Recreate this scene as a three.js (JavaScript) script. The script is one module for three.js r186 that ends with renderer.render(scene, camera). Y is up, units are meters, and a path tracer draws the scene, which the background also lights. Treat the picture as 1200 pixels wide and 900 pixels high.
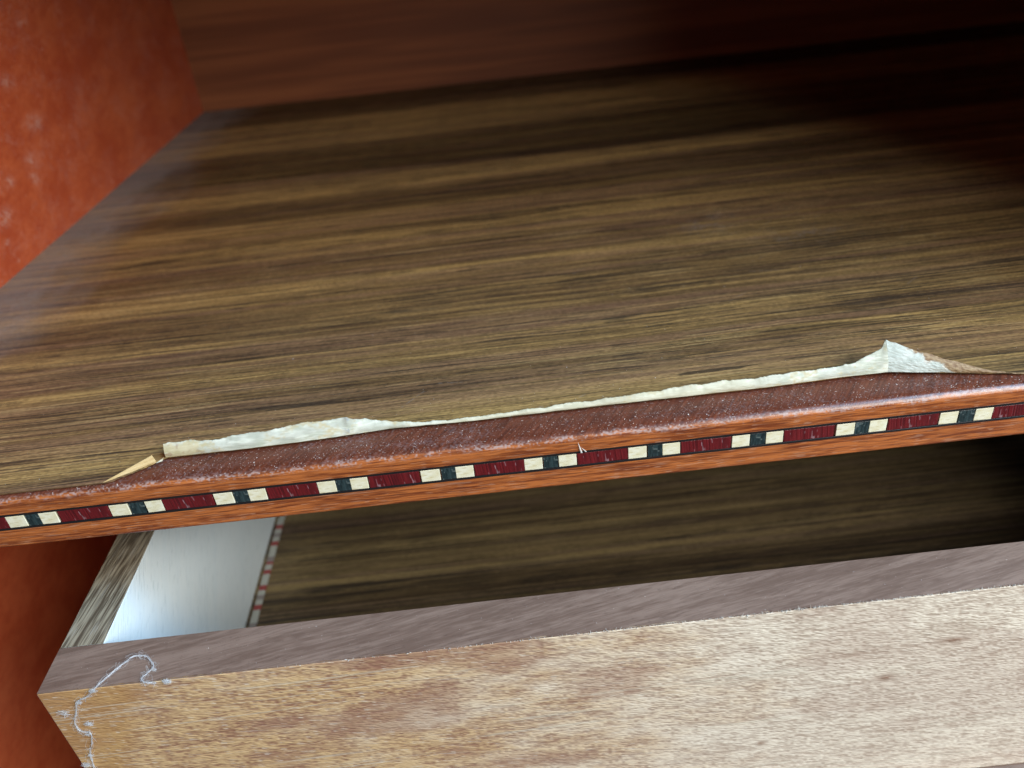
import * as THREE from 'three';
import { mergeGeometries } from 'three/addons/utils/BufferGeometryUtils.js';
import { RoundedBoxGeometry } from 'three/addons/geometries/RoundedBoxGeometry.js';
import { RectAreaLightUniformsLib } from 'three/addons/lights/RectAreaLightUniformsLib.js';

// ---------------------------------------------------------------- camera, light, exposure
const scene = new THREE.Scene();
const camera = new THREE.PerspectiveCamera(51.16, 4 / 3, 0.01, 20);
camera.rotation.order = 'YXZ';
camera.position.set(0, 0.115, 0);
camera.rotation.set(THREE.MathUtils.degToRad(-32.7), 0, THREE.MathUtils.degToRad(-6.35));
camera.focus = 0.2; camera.userData.fStop = 12;
RectAreaLightUniformsLib.init();
scene.background = new THREE.Color(0.075, 0.078, 0.085);           // the dim room round the desk
const win = { name: 'window', at: [0.80, 0.655, 0.60], to: [0, -0.02, -0.22], w: 0.9, h: 0.5, color: [1.0, 0.975, 0.93], power: 15, label: 'bright daylight window to the right in front of the desk' };
const sky = { name: 'added_blue_lamp', at: [0.95, 0.95, 0.2], to: [0.05, -0.02, -0.15], w: 0.7, h: 0.7, color: [0.4, 0.68, 1.0], power: 20, label: 'added blue lamp panel high to the right, in place of open sky' };  // panel added for blue light from above, no roof window is known
const renderer = new THREE.WebGLRenderer({ antialias: true });
renderer.toneMapping = THREE.LinearToneMapping;
renderer.toneMappingExposure = 1.0;
renderer.shadowMap.enabled = true;
for (const q of [win, sky]) {
  const lamp = new THREE.RectAreaLight(new THREE.Color(...q.color), q.power, q.w, q.h);
  lamp.position.set(...q.at); lamp.lookAt(...q.to); lamp.castShadow = true; scene.add(lamp);
}

// ---------------------------------------------------------------- noise and textures
let seed = 7;
const rnd = () => { seed = (seed * 1664525 + 1013904223) >>> 0; return seed / 4294967296; };
const H = new Float32Array(65536); for (let i = 0; i < 65536; i++) H[i] = rnd();
function N(x, y, s = 0) {                                           // value noise, 0..1
  const xi = Math.floor(x), yi = Math.floor(y); let fx = x - xi, fy = y - yi;
  fx = fx * fx * (3 - 2 * fx); fy = fy * fy * (3 - 2 * fy);
  const a = (i, j) => { let k = Math.imul(i, 374761393) + Math.imul(j, 668265263) + Math.imul(s, 1274126177); k = Math.imul(k ^ (k >>> 13), 1103515245); return H[(k ^ (k >>> 16)) & 65535]; };
  const p = a(xi, yi), q = a(xi + 1, yi), r = a(xi, yi + 1), t = a(xi + 1, yi + 1);
  return p + (q - p) * fx + (r - p + (p - q - r + t) * fx) * fy;
}
const F = (x, y, s = 0) => (N(x, y, s) + 0.5 * N(x * 2.03, y * 2.03, s + 1) + 0.25 * N(x * 4.1, y * 4.1, s + 2)) / 1.75;
const mix = (a, b, t) => [a[0] + (b[0] - a[0]) * t, a[1] + (b[1] - a[1]) * t, a[2] + (b[2] - a[2]) * t];
const ss = (a, b, x) => { const t = Math.min(1, Math.max(0, (x - a) / (b - a))); return t * t * (3 - 2 * t); };
const enc = (c) => 255 * (c <= 0.0031308 ? 12.92 * c : 1.055 * Math.pow(c, 1 / 2.4) - 0.055);
// fn(x, y) in millimetres from (x0, y0) -> [r, g, b (linear), height 0..1, roughness]; uv of the surface are metres
function maps(W, h, x0, y0, wmm, hmm, fn) {
  const col = new Uint8Array(W * h * 4), hr = new Uint8Array(W * h * 4);
  for (let j = 0, k = 0; j < h; j++) for (let i = 0; i < W; i++, k += 4) {
    const o = fn(x0 + (i + 0.5) / W * wmm, y0 + (j + 0.5) / h * hmm);
    col[k] = enc(Math.max(0, o[0])); col[k + 1] = enc(Math.max(0, o[1])); col[k + 2] = enc(Math.max(0, o[2])); col[k + 3] = 255;
    hr[k] = Math.max(0, Math.min(255, o[3] * 255)); hr[k + 1] = Math.max(0, Math.min(255, o[4] * 255)); hr[k + 3] = 255;
  }
  const make = (data, srgb) => {
    const t = new THREE.DataTexture(data, W, h); t.magFilter = THREE.LinearFilter; t.minFilter = THREE.LinearMipmapLinearFilter;
    t.wrapS = t.wrapT = THREE.MirroredRepeatWrapping; if (srgb) t.colorSpace = THREE.SRGBColorSpace;
    t.repeat.set(1000 / wmm, 1000 / hmm); t.offset.set(-x0 / wmm, -y0 / hmm); t.needsUpdate = true; return t;
  };
  return { map: make(col, true), hr: make(hr, false) };
}
function mat(m, bump, extra = {}) {
  return new THREE.MeshPhysicalMaterial({ map: m.map, bumpMap: m.hr, bumpScale: bump, roughnessMap: m.hr, roughness: 1, metalness: 0, ...extra });
}

// walnut-print laminate: long streaks along x; y is depth (front edge at small y)
function laminate(x, y) {
  const wy = y + 2.6 * (F(x / 85, y / 24, 3) - 0.5) + 1.1 * (F(x / 26, y / 5, 5) - 0.5) - 0.012 * x;
  const band = F(x / 420 + 3, wy / 17, 11);
  const mid = F(x / 210, wy / 1.7, 21);
  const fine = N(x / 60, wy / 0.46, 31), fine2 = N(x / 26, wy / 0.33, 32);
  const hair = N(x / 15, wy / 0.24, 41);
  let t = ss(0.3, 0.68, 0.52 * band + 0.24 * mid + 0.14 * fine + 0.1 * fine2);
  let c = mix([0.12, 0.074, 0.036], [0.44, 0.295, 0.108], t);
  c = mix(c, [0.23, 0.135, 0.085], 0.42 * ss(0.5, 0.72, F(x / 200, wy / 5.5, 51)));
  // dark wavy veins, some long, some short and broken
  const zone = F(x / 90, wy / 7, 62);
  const vein = (lx, ly, k, lo) => ss(lo, lo + 0.09, N(x / lx, wy / ly, k));
  c = mix(c, [0.03, 0.024, 0.019], 0.72 * vein(120, 0.55, 71, 0.7) * ss(0.35, 0.6, zone));
  c = mix(c, [0.035, 0.027, 0.02], 0.8 * vein(26, 0.4, 61, 0.68) * ss(0.4, 0.62, F(x / 60, wy / 5, 63)));
  c = mix(c, [0.04, 0.031, 0.022], 0.75 * vein(11, 0.27, 64, 0.68) * ss(0.38, 0.6, F(x / 40, wy / 4, 65)));
  c = mix(c, [0.44, 0.315, 0.14], 0.5 * vein(28, 0.42, 66, 0.76) * ss(0.4, 0.6, F(x / 70, wy / 6, 67)));
  const k = 0.74 + 0.52 * hair, grit = 0.72 + 0.56 * N(x * 1.3, y * 3, 81); c = [c[0] * k * grit, c[1] * k * grit, c[2] * k * grit];
  return [...c, 0.35 + 0.4 * hair + 0.2 * grit, 0.42 + 0.16 * N(x / 8, y / 8, 91)];
}
// shelf top adds what lies on the print: dusty film patches with grain along the left panel, scuffs, scratches
const scratches = []; for (let i = 0; i < 26; i++) scratches.push([-150 + rnd() * 290, rnd() * 160, rnd() * 1.2 - 0.2, 2 + rnd() * 9]);
function shelfTop(x, y) {
  const o = laminate(x, y);
  // dark print stripes toward the back, and a darker band along the back edge
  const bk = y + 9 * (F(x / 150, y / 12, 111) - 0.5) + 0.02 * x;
  const backDark = 0.74 * ss(350, 372, bk) + 0.62 * ss(0.42, 0.6, F(x / 700 + 5, bk / 26, 112)) * ss(120, 230, y + 30 * (F(x / 60, y / 20, 113) - 0.5));
  for (let k = 0; k < 3; k++) o[k] *= 1 - Math.min(0.78, backDark);
  const wall = -181 - 0.03 * (390 - y), near = x - wall;
  let d = ss(44, 4, near + 26 * (F(x / 16, y / 34, 101) - 0.5)) * (0.55 + 0.7 * F(x / 5, y / 9, 102)) * (0.6 + 0.5 * N(x * 1.6, y * 1.6, 103));
  const sc = Math.exp(-(((x - 76) / 9) ** 2 + ((y - 118) / 10) ** 2)) + 0.7 * Math.exp(-(((x - 105) / 16) ** 2 + ((y - 98) / 8) ** 2));
  d += 0.5 * sc * ss(0.42, 0.85, 0.6 * F(x / 4, y / 3, 104) + 0.4 * N(x / 0.5, y / 0.5, 105));
  for (const s of scratches) {
    const u = x - s[0], v = y - s[1], a = u * Math.cos(s[2]) + v * Math.sin(s[2]), b = -u * Math.sin(s[2]) + v * Math.cos(s[2]);
    if (Math.abs(b) < 0.16 && Math.abs(a) < s[3] / 2) d += 0.34 * ss(0.2, 0.6, N(a / 0.7, s[0], 114));
  }
  d = Math.min(0.75, d);
  const c = mix(o, [0.3, 0.31, 0.32], d * 0.72);
  return [...c, o[3], o[4] + 0.2 * d];
}
const M = {};
{
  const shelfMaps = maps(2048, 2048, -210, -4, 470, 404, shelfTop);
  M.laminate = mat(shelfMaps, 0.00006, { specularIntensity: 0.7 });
  // fine open pores as relief, at a resolution of their own
  const pores = maps(768, 768, 0, 0, 66, 46, (x, y) => {
    const w = y + 0.5 * (F(x / 22, y / 5, 121) - 0.5), p = ss(0.6, 0.85, N(x / 5, w / 0.13, 122)) * ss(0.35, 0.6, F(x / 16, w / 2, 123)), q = ss(0.62, 0.85, N(x / 1.8, w / 0.1, 124));
    return [0, 0, 0, 0.85 - 0.6 * p - 0.35 * q + 0.12 * N(x / 0.15, y / 0.15, 125), 0.5];
  });
  M.laminate.bumpMap = pores.hr; M.laminate.bumpScale = 0.00007;
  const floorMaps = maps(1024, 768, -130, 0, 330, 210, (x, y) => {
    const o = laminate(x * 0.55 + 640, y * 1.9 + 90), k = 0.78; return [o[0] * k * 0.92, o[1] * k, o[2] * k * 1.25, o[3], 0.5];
  });
  M.floorLaminate = mat(floorMaps, 0.00006, { specularIntensity: 0.5 });
}
// polished mahogany lipping: y is the length along the profile, from the bared top (0) over the edge (about 10) and down the face
const lip0 = 9.9, lip1 = 11.1;                                        // where the bared top ends and the polished face begins, mm
M.lipping = mat(maps(2048, 384, -140, 0, 280, 34, (x, y) => {
  const w = y + 0.35 * (F(x / 9, y / 2, 201) - 0.5);
  const g = F(x / 14, w / 0.5, 202), f = N(x / 3.2, w / 0.16, 203), b = F(x / 40, w / 2.5, 204);
  let face = mix([0.18, 0.04, 0.012], [0.52, 0.16, 0.04], ss(0.3, 0.68, 0.45 * g + 0.33 * f + 0.22 * b));
  const pore = ss(0.76, 0.9, N(x / 2.6, w / 0.2, 205)); face = mix(face, [0.5, 0.26, 0.16], 0.55 * pore);
  face = mix(face, [0.09, 0.024, 0.012], 0.5 * ss(0.75, 0.9, N(x / 5, w / 0.22, 206)));
  // bared strip: dark red brown, planed across, with fine cross marks and grey dust that sits in them
  const cr = N((x + 0.7 * y) / 0.36, y / 3.2, 207), cg = F(x / 26, y / 1.1, 208);
  let bare = mix([0.06, 0.016, 0.009], [0.2, 0.058, 0.028], 0.65 * cr + 0.35 * cg);
  const dust = ss(0.5, 0.86, 0.55 * N(x / 0.4, y / 0.4, 209) + 0.45 * F(x / 13, y / 3.5, 210));
  bare = mix(bare, [0.33, 0.3, 0.32], 0.2 * dust);
  bare = mix(bare, [0.7, 0.66, 0.62], 0.85 * ss(0.88, 0.95, N(x / 0.26, y / 0.26, 211)));
  const e = y + 0.9 * (F(x / 1.6, y / 5, 212) - 0.5) + 0.7 * (N(x / 12, 1, 213) - 0.5);
  const t = ss(lip0, lip1, e);
  let c = mix(bare, face, t);
  // chipped polish along the arris shows pale wood
  const rub = Math.exp(-(((e - 10.7) / 0.7) ** 2)) * ss(0.42, 0.75, 0.55 * N(x / 0.45, y / 0.35, 214) + 0.45 * F(x / 6, y / 2, 216));
  c = mix(c, [0.46, 0.36, 0.34], 0.75 * rub);
  // dried streaks of polish lower on the face
  c = mix(c, [0.52, 0.3, 0.2], 0.4 * ss(0.7, 0.82, F(x / 7, w / 0.45, 215)) * ss(19, 21, y));
  return [...c, 0.5 + 0.3 * f * t + 0.06 * (1 - t) * cr - 0.3 * pore, 0.28 + 0.2 * ss(9.2, 7.6, y) + 0.14 * g + 0.12 * rub];
}), 0.00009, { specularIntensity: 1, clearcoat: 0.3, clearcoatRoughness: 0.3 });
// red brown side panels: mottled lacquer with pale scuffs (x is depth, y is height)
const scuff = [[-352, 44, 6, 3.5], [-338, 32, 4, 3], [-336, 26, 3, 3], [-318, 30, 3, 2], [-306, 20, 6, 3], [-345, 62, 5, 2.5], [-300, 12, 3, 1.2], [-372, 80, 4, 2]];
M.sidePanel = mat(maps(1024, 1024, -600, -260, 640, 560, (x, y) => {
  const q = x - 0.8 * y, r = y + 0.35 * x;
  const g = F(q / 46, r / 22, 301), bl = F(q / 9, r / 5, 302), f = F(q / 2.6, r / 1.3, 303);
  let c = mix([0.43, 0.072, 0.026], [0.54, 0.118, 0.042], ss(0.3, 0.7, 0.4 * g + 0.3 * bl + 0.3 * f));
  let d = 0;
  for (const s of scuff) d = Math.max(d, Math.exp(-(((x - s[0]) / s[2]) ** 2 + ((y - s[1]) / s[3]) ** 2)) * ss(0.35, 0.7, 0.6 * F(q / 0.8, r / 2.6, 305) + 0.4 * N(x / 0.6, y / 0.6, 311)));
  d = Math.max(d, 0.24 * ss(0.5, 0.8, 0.5 * F(q / 13, r / 9, 306) + 0.5 * N(q / 0.9, r / 0.6, 307)) * ss(-10, 0, y));
  d = Math.max(d, 0.8 * ss(0.955, 0.98, N(x / 1.7, y / 1.7, 308)) * ss(0.45, 0.6, N(x / 30, y / 30, 309)) * ss(-10, 0, y));
  c = mix(c, [0.6, 0.38, 0.33], 0.7 * d);
  return [...c, 0.4 + 0.4 * F(q / 1.7, r / 1.0, 310), 0.36 + 0.2 * bl + 0.25 * d];
}), 0.00022, { specularIntensity: 0.9 });
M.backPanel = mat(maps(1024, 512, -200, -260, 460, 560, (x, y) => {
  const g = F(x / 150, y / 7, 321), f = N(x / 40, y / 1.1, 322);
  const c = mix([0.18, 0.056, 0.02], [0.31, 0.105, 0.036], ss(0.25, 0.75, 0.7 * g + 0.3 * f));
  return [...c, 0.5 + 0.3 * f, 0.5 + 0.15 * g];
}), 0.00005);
// raw sawn front of the drawer: short pale torn fibres over stained brown wood
const rawMaps = maps(2048, 640, -126, -122, 300, 88, (x, y) => {
  const yy = y + 0.12 * x * 0.3;
  const w = y + 0.13 * x;
  const fib = F(x / 2.6, (w + 0.5 * F(x / 3, y / 2, 408)) / 0.55, 401), fib2 = N(x / 0.9, w / 0.26, 402), long = F(x / 34, (y - 0.02 * x) / 0.9, 403);
  const st = F(x / 26, yy / 11, 404), st2 = F(x / 8, y / 4.5, 405);
  // uneven blend from tan and brown at the left to pale at the right
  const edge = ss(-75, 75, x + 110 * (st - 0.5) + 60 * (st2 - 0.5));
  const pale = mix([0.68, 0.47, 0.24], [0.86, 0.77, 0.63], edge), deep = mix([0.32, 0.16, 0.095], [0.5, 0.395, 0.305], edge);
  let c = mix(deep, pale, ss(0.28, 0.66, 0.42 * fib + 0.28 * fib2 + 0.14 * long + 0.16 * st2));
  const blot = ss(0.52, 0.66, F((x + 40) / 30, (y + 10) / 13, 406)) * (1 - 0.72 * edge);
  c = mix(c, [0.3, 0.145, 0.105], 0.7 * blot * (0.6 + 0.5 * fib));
  c = mix(c, [0.5, 0.27, 0.075], 0.55 * ss(14, 3, x + 124 + 12 * (st2 - 0.5) - 0.5 * (y + 80)));
  c = mix(c, [0.74, 0.66, 0.55], 0.55 * ss(0.78, 0.9, N(x / 2.4, w / 0.26, 407)));
  c = mix(c, [0.66, 0.6, 0.48], 0.5 * ss(0.74, 0.8, N(x / 55, (y - 0.03 * x) / 0.35, 411)) * ss(0.5, 0.7, N(x / 30, y / 6, 412)));
  for (const q of [[88, -70, 2.6, 1.5], [57, -93, 1.4, 0.9], [-10, -99, 2.0, 1.3], [103, -58, 4, 1]]) {
    const d = Math.exp(-(((x - q[0]) / q[2]) ** 2 + ((y - q[1]) / q[3]) ** 2)) * ss(0.2, 0.6, fib2 * 0.6 + fib * 0.5); c = mix(c, [0.22, 0.1, 0.05], 0.85 * d);
  }
  return [...c, 0.25 + 0.4 * fib + 0.35 * fib2 + 0.1 * long, 0.75 + 0.15 * fib];
});
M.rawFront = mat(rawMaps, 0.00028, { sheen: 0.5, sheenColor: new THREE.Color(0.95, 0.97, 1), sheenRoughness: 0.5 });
// planed top of the front: grey brown with slanting fine grain
M.frontTop = mat(maps(2048, 160, -126, 0, 300, 24, (x, y) => {
  const a = y - x * 0.2 + 1.5 * (F(x / 22, y / 12, 425) - 0.5), g = N((x + 0.3 * y) / 2.6, a / 0.2, 421), g2 = F((x + 0.3 * y) / 14, a / 0.9, 422), cath = F(x / 30, a / 2.6, 423), p = N((x + 0.3 * y) / 1.8, a / 0.16, 424);
  let c = mix([0.165, 0.108, 0.082], [0.27, 0.19, 0.148], ss(0.3, 0.7, 0.26 * g + 0.3 * g2 + 0.44 * cath));
  c = mix(c, [0.07, 0.042, 0.036], 0.35 * ss(0.8, 0.95, p));
  return [...c, 0.4 + 0.25 * g - 0.2 * ss(0.8, 0.92, p), 0.42 + 0.12 * g2];
}), 0.00008, { specularIntensity: 1, sheen: 0.2, sheenColor: new THREE.Color(0.8, 0.88, 1), sheenRoughness: 0.5 });
// side top: grey olive with long slanting grain (x is depth here, y is width)
M.sideTop = mat(maps(256, 768, 0, -300, 24, 200, (y, x) => {
  const a = y + 0.12 * x, g = N(x / 4, a / 0.2, 431), b = F(x / 12, a / 0.7, 432);
  let c = mix([0.1, 0.078, 0.052], [0.37, 0.325, 0.235], ss(0.28, 0.72, 0.5 * g + 0.5 * b));
  c = mix(c, [0.46, 0.44, 0.38], 0.5 * ss(0.75, 0.88, N(x / 7, a / 0.24, 433)));
  return [...c, 0.5 + 0.4 * g, 0.5];
}), 0.00008);
// inner lining: pale blue white satin, fine upright grain (x depth, y height)
M.lining = mat(maps(1024, 512, -340, -125, 220, 95, (x, y) => {
  const a = x + 1.05 * y + 0.8 * (F(x / 4, y / 9, 441) - 0.5), g = F(a / 0.6, y / 3.5, 442), b = F(a / 3, y / 30, 443), k = ss(0.72, 0.9, N(a / 0.5, y / 2.2, 444));
  let c = mix([0.7, 0.815, 0.86], [0.8, 0.88, 0.895], 0.5 * g + 0.5 * b);
  c = mix(c, [0.52, 0.62, 0.66], 0.4 * k);
  return [...c, 0.55 + 0.3 * g - 0.35 * k, 0.74 + 0.1 * b];
}), 0.00014, { specularIntensity: 0.4 });
const plain = (r, g, b, rough, extra = {}) => new THREE.MeshPhysicalMaterial({ color: new THREE.Color().setRGB(r, g, b), roughness: rough, ...extra });
// inlay woods (uv metres, grain upright)
const cream = [], red = [], ebony = [];
for (let v = 0; v < 3; v++) {
  cream.push(mat(maps(64, 64, -3, -12, 6, 6, (x, y) => {
    const g = N(x / 0.9 + 9 * v, y / 0.5, 501 + v), s = ss(0.72, 0.9, N(x / 1.6, y / 0.35 + 5 * v, 511));
    return [...mix(mix([0.8, 0.75, 0.5], [0.9, 0.88, 0.69], g), [0.5, 0.4, 0.17], 0.45 * s), 0.5 + 0.3 * g, 0.42];
  }), 0.00004));
  red.push(mat(maps(256, 64, -8, -12, 16, 6, (x, y) => {
    const g = N((x + 0.1 * y) / 0.33 + 31 * v, y / 4, 521 + v), b = F(x / 2 + 7 * v, y / 5, 531), gl = ss(0.86, 0.95, N((x + 0.06 * y) / 0.3 + 17 * v, y / 1.9, 541));  // gl paints pale glints along the upright ridges into the colour
    return [...mix(mix([0.05, 0.005, 0.007], [0.19, 0.012, 0.015], 0.55 * g + 0.45 * b), [0.45, 0.3, 0.33], 0.5 * gl), 0.2 + 0.7 * g, 0.3 + 0.2 * b];
  }), 0.00012));
  ebony.push(mat(maps(64, 64, -3, -12, 6, 6, (x, y) => {
    const g = N(x / 0.3 + 5 * v, y / 1.4, 551 + v), b = ss(0.7, 0.9, N(x / 0.5 + 3 * v, y / 0.7, 561));
    return [...mix(mix([0.008, 0.017, 0.019], [0.035, 0.062, 0.066], g), [0.17, 0.21, 0.2], 0.6 * b), 0.4 + 0.4 * g, 0.36];
  }), 0.0001));
}
M.stringing = plain(0.012, 0.011, 0.012, 0.42);
// underside of the torn veneer: papery, pale, with amber glue
M.paper = mat(maps(2048, 96, -95, -1, 225, 12, (x, y) => {
  const a = F(x / 3.2, y / 1.2, 601), f = N(x / 1.5, y / 0.22, 602), gl = F(x / 5, y / 2.2, 603);
  let c = mix([0.47, 0.5, 0.39], [0.72, 0.74, 0.62], ss(0.25, 0.7, 0.75 * a + 0.25 * f));
  c = mix(c, [0.44, 0.45, 0.38], 0.5 * ss(0.5, 0.66, F(x / 7 + 11, y / 1.6, 606)));
  c = mix(c, [0.36, 0.42, 0.45], 0.75 * ss(0.5, 0.62, F(x / 1.2, y / 1.4, 607)) * Math.exp(-(((x + 41) / 1.6) ** 2)));
  const amber = ss(0.5, 0.78, 0.75 * gl + 0.25 * N(x / 0.7, y / 0.4, 608) + 0.34 * Math.exp(-(((x + 83) / 7) ** 2)) + 0.14 * Math.exp(-(((x + 48) / 4) ** 2)) - 0.08);
  c = mix(c, [0.52, 0.4, 0.17], 0.62 * amber);
  c = mix(c, [0.33, 0.2, 0.12], 0.5 * ss(0.62, 0.75, F(x / 2 + 40, y / 1.3, 604)) * ss(-70, -84, x));
  c = mix(c, [0.62, 0.54, 0.34], 0.42 * ss(-34, -8, x + 14 * (gl - 0.5)) * ss(75, 50, x + 14 * (gl - 0.5)));
  return [...c, 0.3 + 0.3 * f + 0.4 * a, 0.7];
}), 0.00015);
M.tornCorner = mat(maps(512, 96, 92, -1, 34, 9, (x, y) => {
  const a = F(x / 1.6, y / 0.9, 611), f = N((x - 2 * y) / 1.0, (y + 0.35 * x) / 0.3, 612);
  const e = ss(-1.2, 1.2, x - 109.5 + 1.9 * y + 5 * (a - 0.5));
  let c = mix(mix([0.44, 0.5, 0.44], [0.74, 0.8, 0.74], a), mix([0.2, 0.11, 0.05], [0.4, 0.29, 0.16], f), e);
  c = mix(c, [0.78, 0.78, 0.7], 0.7 * Math.exp(-(((e - 0.5) / 0.2) ** 2)) * ss(0.35, 0.6, f));
  return [...c, 0.3 + 0.5 * f, 0.65];
}), 0.0002);
M.sliver = mat(maps(128, 64, -102, -1, 15, 5, (x, y) => [...mix([0.42, 0.27, 0.1], [0.66, 0.5, 0.25], F(x / 4, y / 0.4, 621)), N(x, y * 3, 622), 0.55]), 0.00005);
M.lint = plain(0.82, 0.84, 0.86, 0.95, { transmission: 0.4 });
M.speck = plain(0.75, 0.72, 0.7, 0.45);
M.fibre = plain(0.86, 0.83, 0.77, 0.8, { transmission: 0.3 });

// ---------------------------------------------------------------- geometry helpers (metres)
const mm = (v) => v / 1000;
// box between two corners (mm) with softened edges; uv in metres, u along the axis given where the face allows
function box(x0, y0, z0, x1, y1, z1, r = 0.6) {
  const g = new RoundedBoxGeometry(mm(x1 - x0), mm(y1 - y0), mm(z1 - z0), 2, mm(r)); g.translate(mm(x0 + x1) / 2, mm(y0 + y1) / 2, mm(z0 + z1) / 2);
  return g;
}
function uvAs(g, fn) {                                               // uv from each vertex's own position and normal
  const p = g.attributes.position, n = g.attributes.normal, uv = new Float32Array(p.count * 2);
  for (let i = 0; i < p.count; i++) { const t = fn(p.getX(i), p.getY(i), p.getZ(i), n.getX(i), n.getY(i), n.getZ(i)); uv[2 * i] = t[0]; uv[2 * i + 1] = t[1]; }
  g.setAttribute('uv', new THREE.BufferAttribute(uv, 2)); return g;
}
const used = {};
function put(name, geo, m, parent) {
  const o = new THREE.Mesh(geo, m); o.castShadow = o.receiveShadow = true; return add(o, name, parent);
}
function add(o, name, parent) {
  if (parent === scene) { used[name] = (used[name] ?? -1) + 1; o.name = used[name] ? name + '_' + String(used[name]).padStart(3, '0') : name; } else o.name = name;
  parent.add(o); return o;
}
function thing(name, label, category, x = 0, y = 0, z = 0) {
  const g = new THREE.Group(); add(g, name, scene); g.position.set(mm(x), mm(y), mm(z)); g.userData = { label, category }; return g;
}
function grid(nu, nv, fn) {                                          // sheet of points fn(u, v) -> [x, y, z] mm, uv given by the caller later
  const pos = [], idx = [];
  for (let j = 0; j <= nv; j++) for (let i = 0; i <= nu; i++) { const p = fn(i / nu, j / nv); pos.push(mm(p[0]), mm(p[1]), mm(p[2])); }
  for (let j = 0; j < nv; j++) for (let i = 0; i < nu; i++) { const a = j * (nu + 1) + i, b = a + 1, c = a + nu + 1, d = c + 1; idx.push(a, b, d, a, d, c); }
  const g = new THREE.BufferGeometry(); g.setAttribute('position', new THREE.Float32BufferAttribute(pos, 3)); g.setIndex(idx); g.computeVertexNormals(); return g;
}
function lerpTable(t, x, k = 1) {
  if (x <= t[0][0]) return t[0][k];
  for (let i = 1; i < t.length; i++) if (x <= t[i][0]) { const f = (x - t[i - 1][0]) / (t[i][0] - t[i - 1][0]); return t[i - 1][k] + (t[i][k] - t[i - 1][k]) * f; }
  return t[t.length - 1][k];
}

// ---------------------------------------------------------------- window and added blue lamp panel (outside the frame)
for (const q of [win, sky]) {
  const w = new THREE.Group(); add(w, q.name, scene);
  w.userData = { label: q.label, category: 'window', kind: 'structure' };
  w.position.set(...q.at); w.lookAt(...q.to); w.translateZ(-0.012);
  put('pane', new THREE.BoxGeometry(q.w, q.h, 0.004), new THREE.MeshStandardMaterial({ color: 0x222222, emissive: new THREE.Color(...q.color), emissiveIntensity: 1.2 }), w);
  const fm = plain(0.7, 0.7, 0.68, 0.5), X = q.w * 500, Y = q.h * 500;
  for (const s of [-1, 1]) put('window_frame', box(s * (X + 25) - 25, -Y - 50, -20, s * (X + 25) + 25, Y + 50, 10, 3), fm, w);
  for (const s of [-1, 1]) put('window_frame', box(-X, s * (Y + 25) - 25, -20, X, s * (Y + 25) + 25, 10, 3), fm, w);
}

// ---------------------------------------------------------------- the desk carcase
const XR = 372, ZB = -545, ZF = -154.6, TOP = 214, BASE = -262;
const desk = thing('desk', 'open wooden desk compartment with red brown sides and a walnut shelf with inlaid edge', 'desk');
const sideUV = (x, y, z) => [z, y];
{
  const l = box(-20, BASE, -400, 0, TOP, 14, 1); uvAs(l, (x, y, z) => [z - 0.155, y]);
  const s = put('side_panel', l, M.sidePanel, desk); s.position.set(mm(-191.3), 0, mm(ZF)); s.rotation.y = THREE.MathUtils.degToRad(-1.72);
  s.userData.label = 'scuffed red brown left side panel';
  put('side_panel', uvAs(box(XR, BASE, ZB - 12, XR + 20, TOP, ZF + 4, 1), sideUV), M.sidePanel, desk);
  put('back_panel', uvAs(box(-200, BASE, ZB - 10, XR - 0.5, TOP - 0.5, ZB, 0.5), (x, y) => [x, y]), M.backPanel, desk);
  put('added_shade_board', uvAs(box(232, 0.6, ZF + 5, XR + 20, TOP, ZF + 23, 1), (x, y) => [y, x]), M.sidePanel, desk);     // unseen board, added to shade the shelf from the right
  put('top_panel', uvAs(box(-215, TOP + 0.5, ZB - 14, XR + 22, TOP + 20, ZF + 8, 1), (x, y, z) => [z, x]), M.sidePanel, desk);
  put('bottom_panel', uvAs(box(-215, BASE - 20, ZB - 14, XR + 22, BASE - 0.5, ZF + 8, 1), (x, y, z) => [z, x]), M.sidePanel, desk);
}
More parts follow.
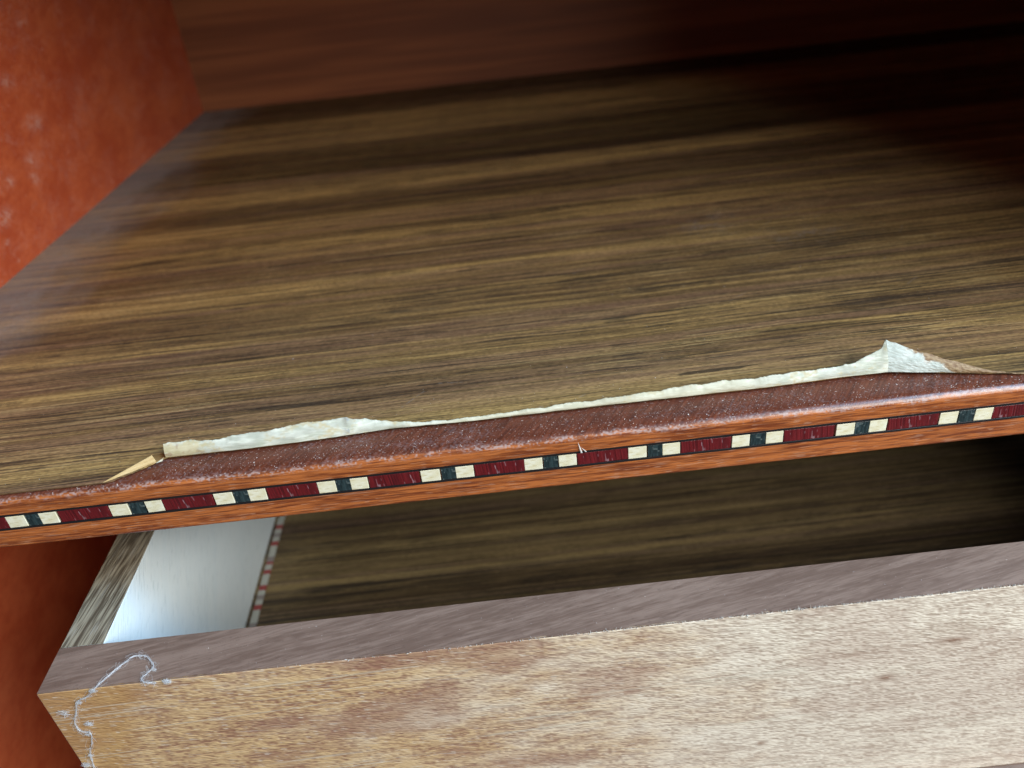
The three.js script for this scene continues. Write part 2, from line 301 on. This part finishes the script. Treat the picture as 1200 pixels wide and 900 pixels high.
// the shelf: core, mahogany lipping, inlaid band, walnut-print veneer and its torn front
const shelf = put('shelf', uvAs(box(-204, -16, ZB + 0.5, XR - 0.5, -0.6, -172, 0.3), (x, y, z) => [x, 0.02]), plain(0.2, 0.11, 0.05, 0.7), desk);
{
  // lipping profile (z, y) in mm from the back of the bared top, over the arris, down the face with a groove for the band, and back under
  const prof = [[-172, -0.55], [-165, -0.58], [-160, -0.64], [-158, -0.72], [-156.9, -0.86]];
  for (let k = 1; k <= 7; k++) { const a = k / 7 * Math.PI / 2; prof.push([-156.9 + 2.3 * Math.sin(a), -3.0 + 2.14 * Math.cos(a)]); }
  prof.push([-154.6, -4.3], [-154.6, -5.72], [-155.3, -5.76], [-155.3, -10.62], [-154.6, -10.66], [-154.6, -13], [-154.6, -15.5]);
  for (let k = 1; k <= 4; k++) { const a = k / 4 * Math.PI / 2; prof.push([-155.2 + 0.6 * Math.cos(a), -15.5 - 0.6 * Math.sin(a)]); }
  prof.push([-164, -16.1], [-172, -16.1]);
  const len = [-6.6]; for (let i = 1; i < prof.length; i++) len.push(len[i - 1] + Math.hypot(prof[i][0] - prof[i - 1][0], prof[i][1] - prof[i - 1][1]));
  const NX = 300, pos = [], nor = [], uv = [], idx = [];
  for (let i = 0; i < prof.length - 1; i++) {
    const [z0, y0] = prof[i], [z1, y1] = prof[i + 1], b = pos.length / 3;
    const tn = (k) => { const p = prof[Math.max(0, k - 1)], q = prof[Math.min(prof.length - 1, k + 1)]; return [q[0] - p[0], q[1] - p[1]]; };
    for (let j = 0; j <= NX; j++) {
      const x = -204 + (XR - 0.5 + 204) * j / NX;
      for (const k of [i, i + 1]) {
        const soft = k > 2 && k < 12 || k > 18 && k < 23, t = soft ? tn(k) : [z1 - z0, y1 - y0], L = Math.hypot(...t);
        const wav = k >= 4 && k <= 12 ? 0.12 * (F(x / 14, k / 6, 801) - 0.5) + 0.07 * (N(x / 2.2, k, 802) - 0.5) : 0;   // hand-worn arris
        pos.push(mm(x), mm(prof[k][1] + wav * 0.8), mm(prof[k][0] + wav)); nor.push(0, t[0] / L, -t[1] / L); uv.push(mm(x), mm(len[k]));
      }
    }
    for (let j = 0; j < NX; j++) { const a = b + 2 * j; idx.push(a, a + 1, a + 3, a, a + 3, a + 2); }
  }
  const g = new THREE.BufferGeometry(); g.setAttribute('position', new THREE.Float32BufferAttribute(pos, 3)); g.setAttribute('normal', new THREE.Float32BufferAttribute(nor, 3)); g.setAttribute('uv', new THREE.Float32BufferAttribute(uv, 2)); g.setIndex(idx);
  put('edge_moulding', g, M.lipping, shelf);
  // black stringing above and below the blocks
  for (const [y0, y1] of [[-6.42, -5.74], [-10.64, -10.02]]) put('stringing', box(-204, y0, -156, XR - 0.5, y1, -154.63, 0.06), M.stringing, shelf).userData.label = 'thin black line beside the inlaid blocks';
  // blocks: cream, dark, cream, red, each a little uneven
  const shapes = {};
  const blockGeo = (w) => shapes[w] ??= uvAs(box(-w / 2, -9.98, -156, w / 2, -6.46, -154.66, 0.12), (x, y) => [x, y]);
  let n = 0;
  for (let k = -3; k < 19; k++) {
    let x = -101.3 + 25.55 * k + (rnd() - 0.5) * 0.3;
    for (const [w, set, kind] of [[4.7, cream], [3.75, ebony], [4.5, cream], [12.6, red]].map(([a, b]) => [a + (a < 5 ? Math.round((rnd() - 0.5) * 4) * 0.08 : 0), b])) {
      if (x + w < XR - 2 && x > -204) {
        const o = put('inlay_block', blockGeo(Math.round((w - 0.16) * 100) / 100), set[Math.floor(rnd() * 3)], shelf);
        o.position.set(mm(x + w / 2 + (rnd() - 0.5) * 0.16), mm((rnd() - 0.5) * 0.05), mm((rnd() - 0.5) * 0.05)); o.rotation.z = (rnd() - 0.5) * 0.03;
      }
      x += w; n++;
    }
  }
}
// veneer: one sheet that ends at the front arris, except where it is torn back to a crease
const front = [[-204, -156.1], [-126, -156.1], [-100.2, -155.9], [-98.1, -156.3], [-92.2, -159.3], [-88.9, -161.6], [-87.2, -162.7], [-67.7, -162.7], [-49.4, -163.2], [-39.9, -163.8], [-31.6, -164.5], [-13.8, -163.9], [20.6, -164.3], [63.4, -164.2], [82.4, -164.9], [93.6, -164.6], [108, -161.8], [124.4, -158.4], [140, -156.2], [170, -155.9], [371, -155.9]];
const lift = [[-204, 0], [-100, 0], [-92, 0.25], [-86, 0.5], [20, 0.35], [80, 0.55], [94, 0.8], [112, 0.3], [126, 0], [371, 0]];
{
  const NX = 680, NZ = 26;
  const g = grid(NX, NZ, (u, v) => {
    const x = -204 + 574 * u, zf = lerpTable(front, x), d = Math.pow(1 - v, 2.4) * (-ZB + zf - 1);      // v = 1 at the front
    const near = Math.exp(-d / 2.2), droop = zf > -156.5 ? -0.22 * Math.exp(-d / 0.5) : 0;
    return [x, 0.02 + lerpTable(lift, x) * near + droop, zf - d];
  });
  uvAs(g, (x, y, z) => [x, -z - 0.1555]);
  // thickness at the front
  const rim = grid(NX, 1, (u, v) => { const x = -204 + 574 * u, zf = lerpTable(front, x); return [x, 0.02 + lerpTable(lift, x) + (zf > -156.5 ? -0.22 : 0) - 0.4 * v, zf - 0.05 * v]; });
  uvAs(rim, (x, y, z) => [x, -z - 0.1555 + y]);
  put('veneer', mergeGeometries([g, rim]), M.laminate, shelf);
}
// the flap that stands up along the crease: heights of its ragged free edge
const flapTop = [[-87.2, 3.6], [-86, 3.9], [-83, 3.51], [-80.4, 3.55], [-77.8, 3.28], [-73.5, 3.24], [-70.6, 3.54], [-67.1, 3.62], [-60.1, 3.68], [-55.7, 4.41], [-50.4, 4.27], [-48.3, 4.05], [-47.3, 4.24], [-44.1, 4.42], [-41.6, 4.43], [-40.6, 3.97], [-37.5, 3.31], [-34.2, 2.48], [-28.6, 1.52], [-24.3, 1.17], [-20.8, 0.81], [-17.3, 0.85], [-13.6, 0.97], [-0.7, 1.23], [10, 1.43], [20.7, 1.69], [31.4, 1.95], [42.1, 2.56], [56.5, 2.69], [70.8, 2.81], [81, 2.72], [85.3, 3.27], [89, 4.51], [92.5, 5.96], [93.6, 7.6]];
const tailTop = [[93.6, 7.6], [94.6, 7.2], [95.4, 7.25], [97.8, 6.39], [99, 5.7], [102.2, 4.8], [108.7, 2.8], [115, 1.02], [121, 0.2], [124.2, 0.02]];
function flap(x0, x1, top, nx, lean, rag, s) {                       // s seeds its unevenness
  const NV = 10, th = 0.22;
  const at = (u, v, side) => {
    const x = x0 + (x1 - x0) * u, zf = lerpTable(front, x), h = Math.max(0.02, lerpTable(top, x) + rag * (F(x / 2.6, 3, s) - 0.5) * 1.6 + 0.35 * rag * (N(x / 0.35, 5, s) - 0.5));
    const y = 0.1 + lerpTable(lift, x) * 0.7 * (1 - v) + (h - 0.1) * v;
    const bow = 0.5 * Math.sin(v * Math.PI) * Math.min(1, h / 3) + 0.22 * (F(x / 5, v * 2, s + 1) - 0.5) + 0.12 * (N(x / 1.1, v * 5, s + 2) - 0.5) * v;
    const fold = s === 901 ? 0.5 * v * ss(-43, -41.3, x) * ss(-35, -40.6, x) + 0.35 * v * ss(-80, -84, x) : 0;
    return [x + 0.15 * (N(x / 0.4, v * 4, s + 3) - 0.5) * v, y, zf + 0.18 - Math.tan(lean) * (h - 0.1) * v + bow + fold - side * th];
  };
  const f = grid(nx, NV, (u, v) => at(u, v, 0)), b = grid(nx, NV, (u, v) => at(1 - u, v, 1)), t = grid(nx, 1, (u, v) => at(u, 1, v));
  const e0 = grid(1, NV, (u, v) => at(0, v, 1 - u)), e1 = grid(1, NV, (u, v) => at(1, v, u)), bt = grid(nx, 1, (u, v) => at(u, 0, 1 - v));
  const g = mergeGeometries([f, b, t, e0, e1, bt]); return uvAs(g, (x, y) => [x, y]);
}
const deg = THREE.MathUtils.degToRad;
put('torn_flap', flap(-87.2, 93.6, flapTop, 560, deg(25), 0.42, 901), M.paper, shelf).userData.label = 'pale ragged strip of veneer torn up along the front';
put('torn_corner', flap(93.6, 124.2, tailTop, 120, deg(25), 0.3, 911), M.tornCorner, shelf).userData.label = 'folded triangular corner of torn veneer, white turning brown';
// thin sliver lifted at the left end of the tear, and a chip between it and the flap
{
  const tri = (p) => { const g = new THREE.BufferGeometry(), v = []; const q = p.map((a) => a.map(mm)); for (const [a, b, c] of [[0, 1, 2], [0, 2, 3]]) v.push(...q[a], ...q[b], ...q[c]);
    g.setAttribute('position', new THREE.Float32BufferAttribute(v, 3)); g.computeVertexNormals(); return g; };
  const a = [[-100.4, 0.05, -155.5], [-94.2, 0.1, -158.2], [-89.3, 0.15, -161.2], [-90.0, 2.05, -161.6]], b = a.map(([x, y, z]) => [x + 0.05, y + 0.05, z - 0.25]);
  const parts = [tri(a), tri([...b].reverse())];
  for (let i = 0; i < 4; i++) { const j = (i + 1) % 4; parts.push(tri([a[i], a[j], b[j], b[i]])); }
  put('torn_sliver', uvAs(mergeGeometries(parts), (x, y) => [x, y]), M.sliver, shelf).userData.label = 'small amber sliver of veneer lifted beside the flap';
  const c = [[-89.3, 0.1, -161.0], [-87.9, 0.1, -161.6], [-87.6, 0.8, -161.9], [-88.2, 0.5, -161.7]], d = c.map(([x, y, z]) => [x, y - 0.05, z - 0.5]);
  const chip = [tri(c), tri([...d].reverse())]; for (let i = 0; i < 4; i++) { const j = (i + 1) % 4; chip.push(tri([c[i], c[j], d[j], d[i]])); }
  put('veneer_chip', uvAs(mergeGeometries(chip), (x, y) => [x, y]), M.paper, shelf);
  // splinter raised out of the face, by the cream block near the middle
  const sp = new THREE.ConeGeometry(mm(0.28), mm(3.4), 5); sp.scale(1, 1, 0.4); sp.rotateZ(deg(12)); sp.translate(mm(14.6), mm(-4.4), mm(-154.35));
  const sp2 = new THREE.ConeGeometry(mm(0.17), mm(2.0), 5); sp2.scale(1, 1, 0.4); sp2.rotateZ(deg(38)); sp2.translate(mm(15.5), mm(-5.2), mm(-154.4));
  put('splinter', mergeGeometries([sp, sp2]), M.fibre, shelf);
}

// ---------------------------------------------------------------- the drawer, pulled a little way out
const DT = -40, DF = -128.4, DL = -121.4, DR = 236, DB = -117.2;
const drawer = thing('wooden_drawer', 'upper drawer pulled slightly out below the shelf, raw pale front, dark walnut floor', 'drawer', 0, DB, DF);
const dput = (name, geo, m, parent = drawer) => { if (parent === drawer) geo.translate(0, mm(-DB), mm(-DF)); return put(name, geo, m, parent); };
{
  // front board: raw face and planed top
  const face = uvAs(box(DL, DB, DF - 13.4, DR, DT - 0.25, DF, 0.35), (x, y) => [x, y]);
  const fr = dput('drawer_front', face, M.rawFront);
  const topG = grid(300, 6, (u, v) => [DL + 0.25 + (DR - DL - 0.5) * u, DT - 0.02 + 0.05 * (N(u * 200, v * 3, 701) - 0.5), DF - 13.3 + v * (13.1 + 0.25 * (N(u * 600, 1, 702) - 0.5) + 0.4 * (N(u * 120, 2, 703) - 0.5))]);
  uvAs(topG, (x, y, z) => [x, mm(DF) - z]); topG.translate(0, mm(-DB), mm(-DF));
  const edge = grid(300, 1, (u, v) => [DL + 0.25 + (DR - DL - 0.5) * u, DT - 0.02 - 0.4 * v, DF - 0.2 + 0.1 * v]); edge.translate(0, mm(-DB), mm(-DF)); uvAs(edge, (x, y) => [x, 0.0005]);
  const back = grid(300, 1, (u, v) => [DR - 0.25 - (DR - DL - 0.5) * u, DT - 0.02 - 0.4 * v, DF - 13.35]); back.translate(0, mm(-DB), mm(-DF)); uvAs(back, (x, y) => [x, 0.0125]);
  put('top_edge', mergeGeometries([topG, edge, back]), M.frontTop, fr).userData.label = 'grey brown planed top edge of the drawer front';
  // torn fibres standing along the front arris
  const hair = new THREE.CylinderGeometry(mm(0.015), mm(0.06), mm(1), 4); hair.translate(0, mm(0.45), 0);
  const K = 1700, im = new THREE.InstancedMesh(hair, M.fibre, K), q = new THREE.Object3D();
  for (let i = 0; i < K; i++) {
    const x = DL + 4 + (DR - DL - 8) * (0.1 + 0.9 * Math.pow(rnd(), 0.45)), clump = N(x / 6, 2, 731);
    q.position.set(mm(x), mm(DT - 0.35 + rnd() * 0.3 - DB), mm(-0.15 + rnd() * 0.15)); q.rotation.set(deg(-10 + 95 * rnd()), deg(360 * rnd()), deg(-70 + 140 * rnd()));
    const s = (0.22 + 0.85 * rnd() * rnd()) * (0.5 + 1.2 * clump); q.scale.set(0.8 + rnd(), s, 0.8 + rnd()); q.updateMatrix(); im.setMatrixAt(i, q.matrix);
  }
  add(im, 'wood_fibre', fr); im.userData.kind = 'stuff'; im.castShadow = im.receiveShadow = true;
  // sides, back, floor
  const zb = -505;
  for (const [x0, x1, in1] of [[DL + 0.2, -110.4, 1], [DR - 11, DR - 0.2, -1]]) {
    const s = dput('drawer_side', uvAs(box(x0, DB, zb, x1, DT - 0.4, DF - 13.5, 0.5), (x, y, z, nx, ny) => [z, y]), M.lining);
    const t = grid(4, 120, (u, v) => [x0 + 0.1 + (x1 - x0 - 0.2) * u, DT - 0.1, zb + (DF - 13.55 - zb) * v]);
    uvAs(t, (x, y, z) => [x + 0.13, z]); t.translate(0, mm(-DB), mm(-DF));
    const e = grid(1, 120, (u, v) => [in1 > 0 ? x1 - 0.1 : x0 + 0.1, DT - 0.1 - 0.5 * u, zb + (DF - 13.55 - zb) * v]); uvAs(e, (x, y, z) => [x + 0.13 + y, z]); e.translate(0, mm(-DB), mm(-DF));
    const e2 = grid(1, 120, (u, v) => [in1 > 0 ? x0 + 0.1 : x1 - 0.1, DT - 0.1 - 0.5 * u, zb + (DF - 13.55 - zb) * v]); uvAs(e2, (x, y, z) => [x + 0.13 + y, z]); e2.translate(0, mm(-DB), mm(-DF));
    put('top_edge', mergeGeometries([t, e, e2]), M.sideTop, s);
    if (in1 > 0) s.userData.label = 'pale blue white inner side of the drawer';
  }
  dput('drawer_back', uvAs(box(-110.3, DB, zb, DR - 11.1, DT - 6, zb + 9, 0.4), (x, y) => [x, y]), M.lining);
  const fl = dput('drawer_floor', uvAs(box(-110.2, DB + 0.1, zb + 9.1, DR - 11.2, DB + 1.3, DF - 13.5, 0.2), (x, y, z) => [x, -z - 0.14]), M.floorLaminate);
  // banding let in along the floor's left edge: pale with red blocks
  const pale = plain(0.5, 0.52, 0.47, 0.5), rose = plain(0.36, 0.06, 0.06, 0.45), grey = plain(0.3, 0.27, 0.26, 0.5);
  let z = DF - 14;
  const seq = [[6.4, pale], [2.6, rose], [2.6, pale], [2.4, grey], [2.6, pale], [2.6, rose], [6, pale], [2.4, rose], [3, pale], [1.5, rose], [3, grey]];
  for (let i = 0; z > -330; i++) {
    const [w, m] = seq[i % seq.length], g = box(-108.6, DB + 1.32, z - w + 0.1, -105.9, DB + 1.9, z, 0.08); g.translate(0, mm(-DB), mm(-DF)); put('banding_block', g, m, fl); z -= w;
  }
}

// ---------------------------------------------------------------- the next drawer down: only a sliver of its top edge shows
{
  const d2 = thing('wooden_drawer', 'lower drawer of which only a grey top edge shows at the bottom right corner', 'drawer', 0, -200, -118);
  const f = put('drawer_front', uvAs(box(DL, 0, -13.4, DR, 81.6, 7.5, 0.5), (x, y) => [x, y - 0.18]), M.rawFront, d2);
  const t = grid(120, 3, (u, v) => [DL + 0.2 + (DR - DL - 0.4) * u, 81.75, -13.3 + 20.6 * v]); uvAs(t, (x, y, z) => [x, z + 0.014]); put('top_edge', t, M.frontTop, f);
}

// ---------------------------------------------------------------- cobweb on the drawer's corner, dust
{
  const web = thing('cobweb', 'grey looped cobweb thread stuck over the left corner of the drawer front', 'cobweb', -106, -41, -128);
  const O = new THREE.Vector3(-106, -41, -128), V = (p) => new THREE.Vector3(...p).sub(O).multiplyScalar(0.001);
  const topLine = [[-107.3, -40.2, -128.1], [-104.2, -38.9, -130.6], [-101.7, -38.8, -133.6], [-99.7, -39.0, -135.7], [-97.5, -39.4, -135.8], [-95.2, -39.5, -133.9], [-94.1, -39.5, -132], [-95, -39.5, -130.6], [-95.9, -39.5, -129.1], [-94.9, -39.5, -127.9], [-92.2, -39.9, -127.6]];
  const faceLine = [[-107.3, -40.4, -128], [-110.1, -42.6, -127.9], [-112.6, -43.8, -127.9], [-114.5, -47.9, -128], [-116.2, -51.3, -128], [-116.4, -54.6, -128], [-115.2, -55.8, -128], [-114.2, -55.9, -128], [-115, -59.3, -128], [-117.3, -64.3, -128], [-118.5, -70, -128], [-120.4, -76, -128]];
  const g = [];
  const strand = (pts, r, jit, n = 90) => {
    const c = new THREE.CatmullRomCurve3(pts.map(V)), q = c.getPoints(n).map((p, i) => p.add(new THREE.Vector3(rnd() - 0.5, rnd() - 0.5, rnd() - 0.5).multiplyScalar(jit / 1000)));
    g.push(new THREE.TubeGeometry(new THREE.CatmullRomCurve3(q), n * 2, mm(r), 5));
  };
  for (const L of [topLine, faceLine]) { strand(L, 0.06, 0.12, 60); strand(L, 0.045, 0.3, 50); strand(L, 0.035, 0.4, 44); strand(L, 0.04, 0.5, 40); strand(L, 0.025, 0.6, 36); strand(L, 0.02, 0.9, 30); strand(L, 0.018, 1.3, 24); strand(L, 0.016, 1.9, 40); strand(L, 0.014, 2.4, 50); strand(L, 0.014, 2.8, 60); }
  // tufts of lint
  const tuft = (c, s, k) => {
    for (let i = 0; i < k * 3; i++) {
      const pt = () => { const u = rnd() * 2 - 1, a = rnd() * 6.283, r = s * Math.pow(rnd(), 0.7), w = Math.sqrt(1 - u * u); return [c[0] + r * w * Math.cos(a), c[1] + r * w * Math.sin(a) * 0.8, c[2] + Math.abs(r * u) * 0.5]; };
      strand([pt(), pt(), pt()], 0.01 + 0.02 * rnd(), 0.2, 10);
    }
  };
  tuft([-107.6, -40.5, -128.1], 1.3, 12); tuft([-93.8, -39.6, -131.5], 0.9, 9); tuft([-89.6, -39.9, -127.9], 1.4, 26); tuft([-113.0, -52.3, -128], 1.7, 10); tuft([-112.4, -44.2, -128], 1.1, 7); tuft([-117, -47.5, -128], 2.6, 6); tuft([-120.0, -68.5, -128], 1.6, 10); tuft([-117.4, -65, -128], 1.0, 6); tuft([-115, -56.6, -128], 1.0, 6);
  put('thread', mergeGeometries(g), M.lint, web);
  // grains of dust on the bared edge, the veneer and the drawer
  const grain = new THREE.IcosahedronGeometry(mm(0.1), 0), K = 1500, im = new THREE.InstancedMesh(grain, M.speck, K), q = new THREE.Object3D();
  for (let i = 0; i < K; i++) {
    const t = i / K; let x, y, z, s = 0.35 + 1.3 * rnd() * rnd() * rnd();
    if (t < 0.5) { x = -90 + 235 * rnd(); const zf = lerpTable(front, x); z = zf + 0.8 + (-156.2 - zf) * rnd(); y = -0.62; if (N(x / 9, z / 3, 771) < 0.35) s *= 0.6; }
    else if (t < 0.88) { x = -130 + 290 * rnd(); z = -158 - 200 * rnd() * rnd(); if (z > lerpTable(front, x) - 1) z -= 12; y = 0.08; s *= 0.8; }
    else { x = -118 + 280 * rnd(); z = DF - 0.8 - 12 * rnd(); y = DT + 0.04; s *= 0.9; }
    q.position.set(mm(x), mm(y), mm(z)); q.rotation.set(rnd() * 6, rnd() * 6, rnd() * 6); q.scale.set(s * (0.6 + rnd()), s * 0.6, s * (0.6 + rnd())); q.updateMatrix(); im.setMatrixAt(i, q.matrix);
  }
  add(im, 'dust', scene); im.userData = { label: 'fine pale dust grains on the shelf edge, veneer and drawer', category: 'dust', kind: 'stuff' }; im.castShadow = im.receiveShadow = true;
}
renderer.render(scene, camera);
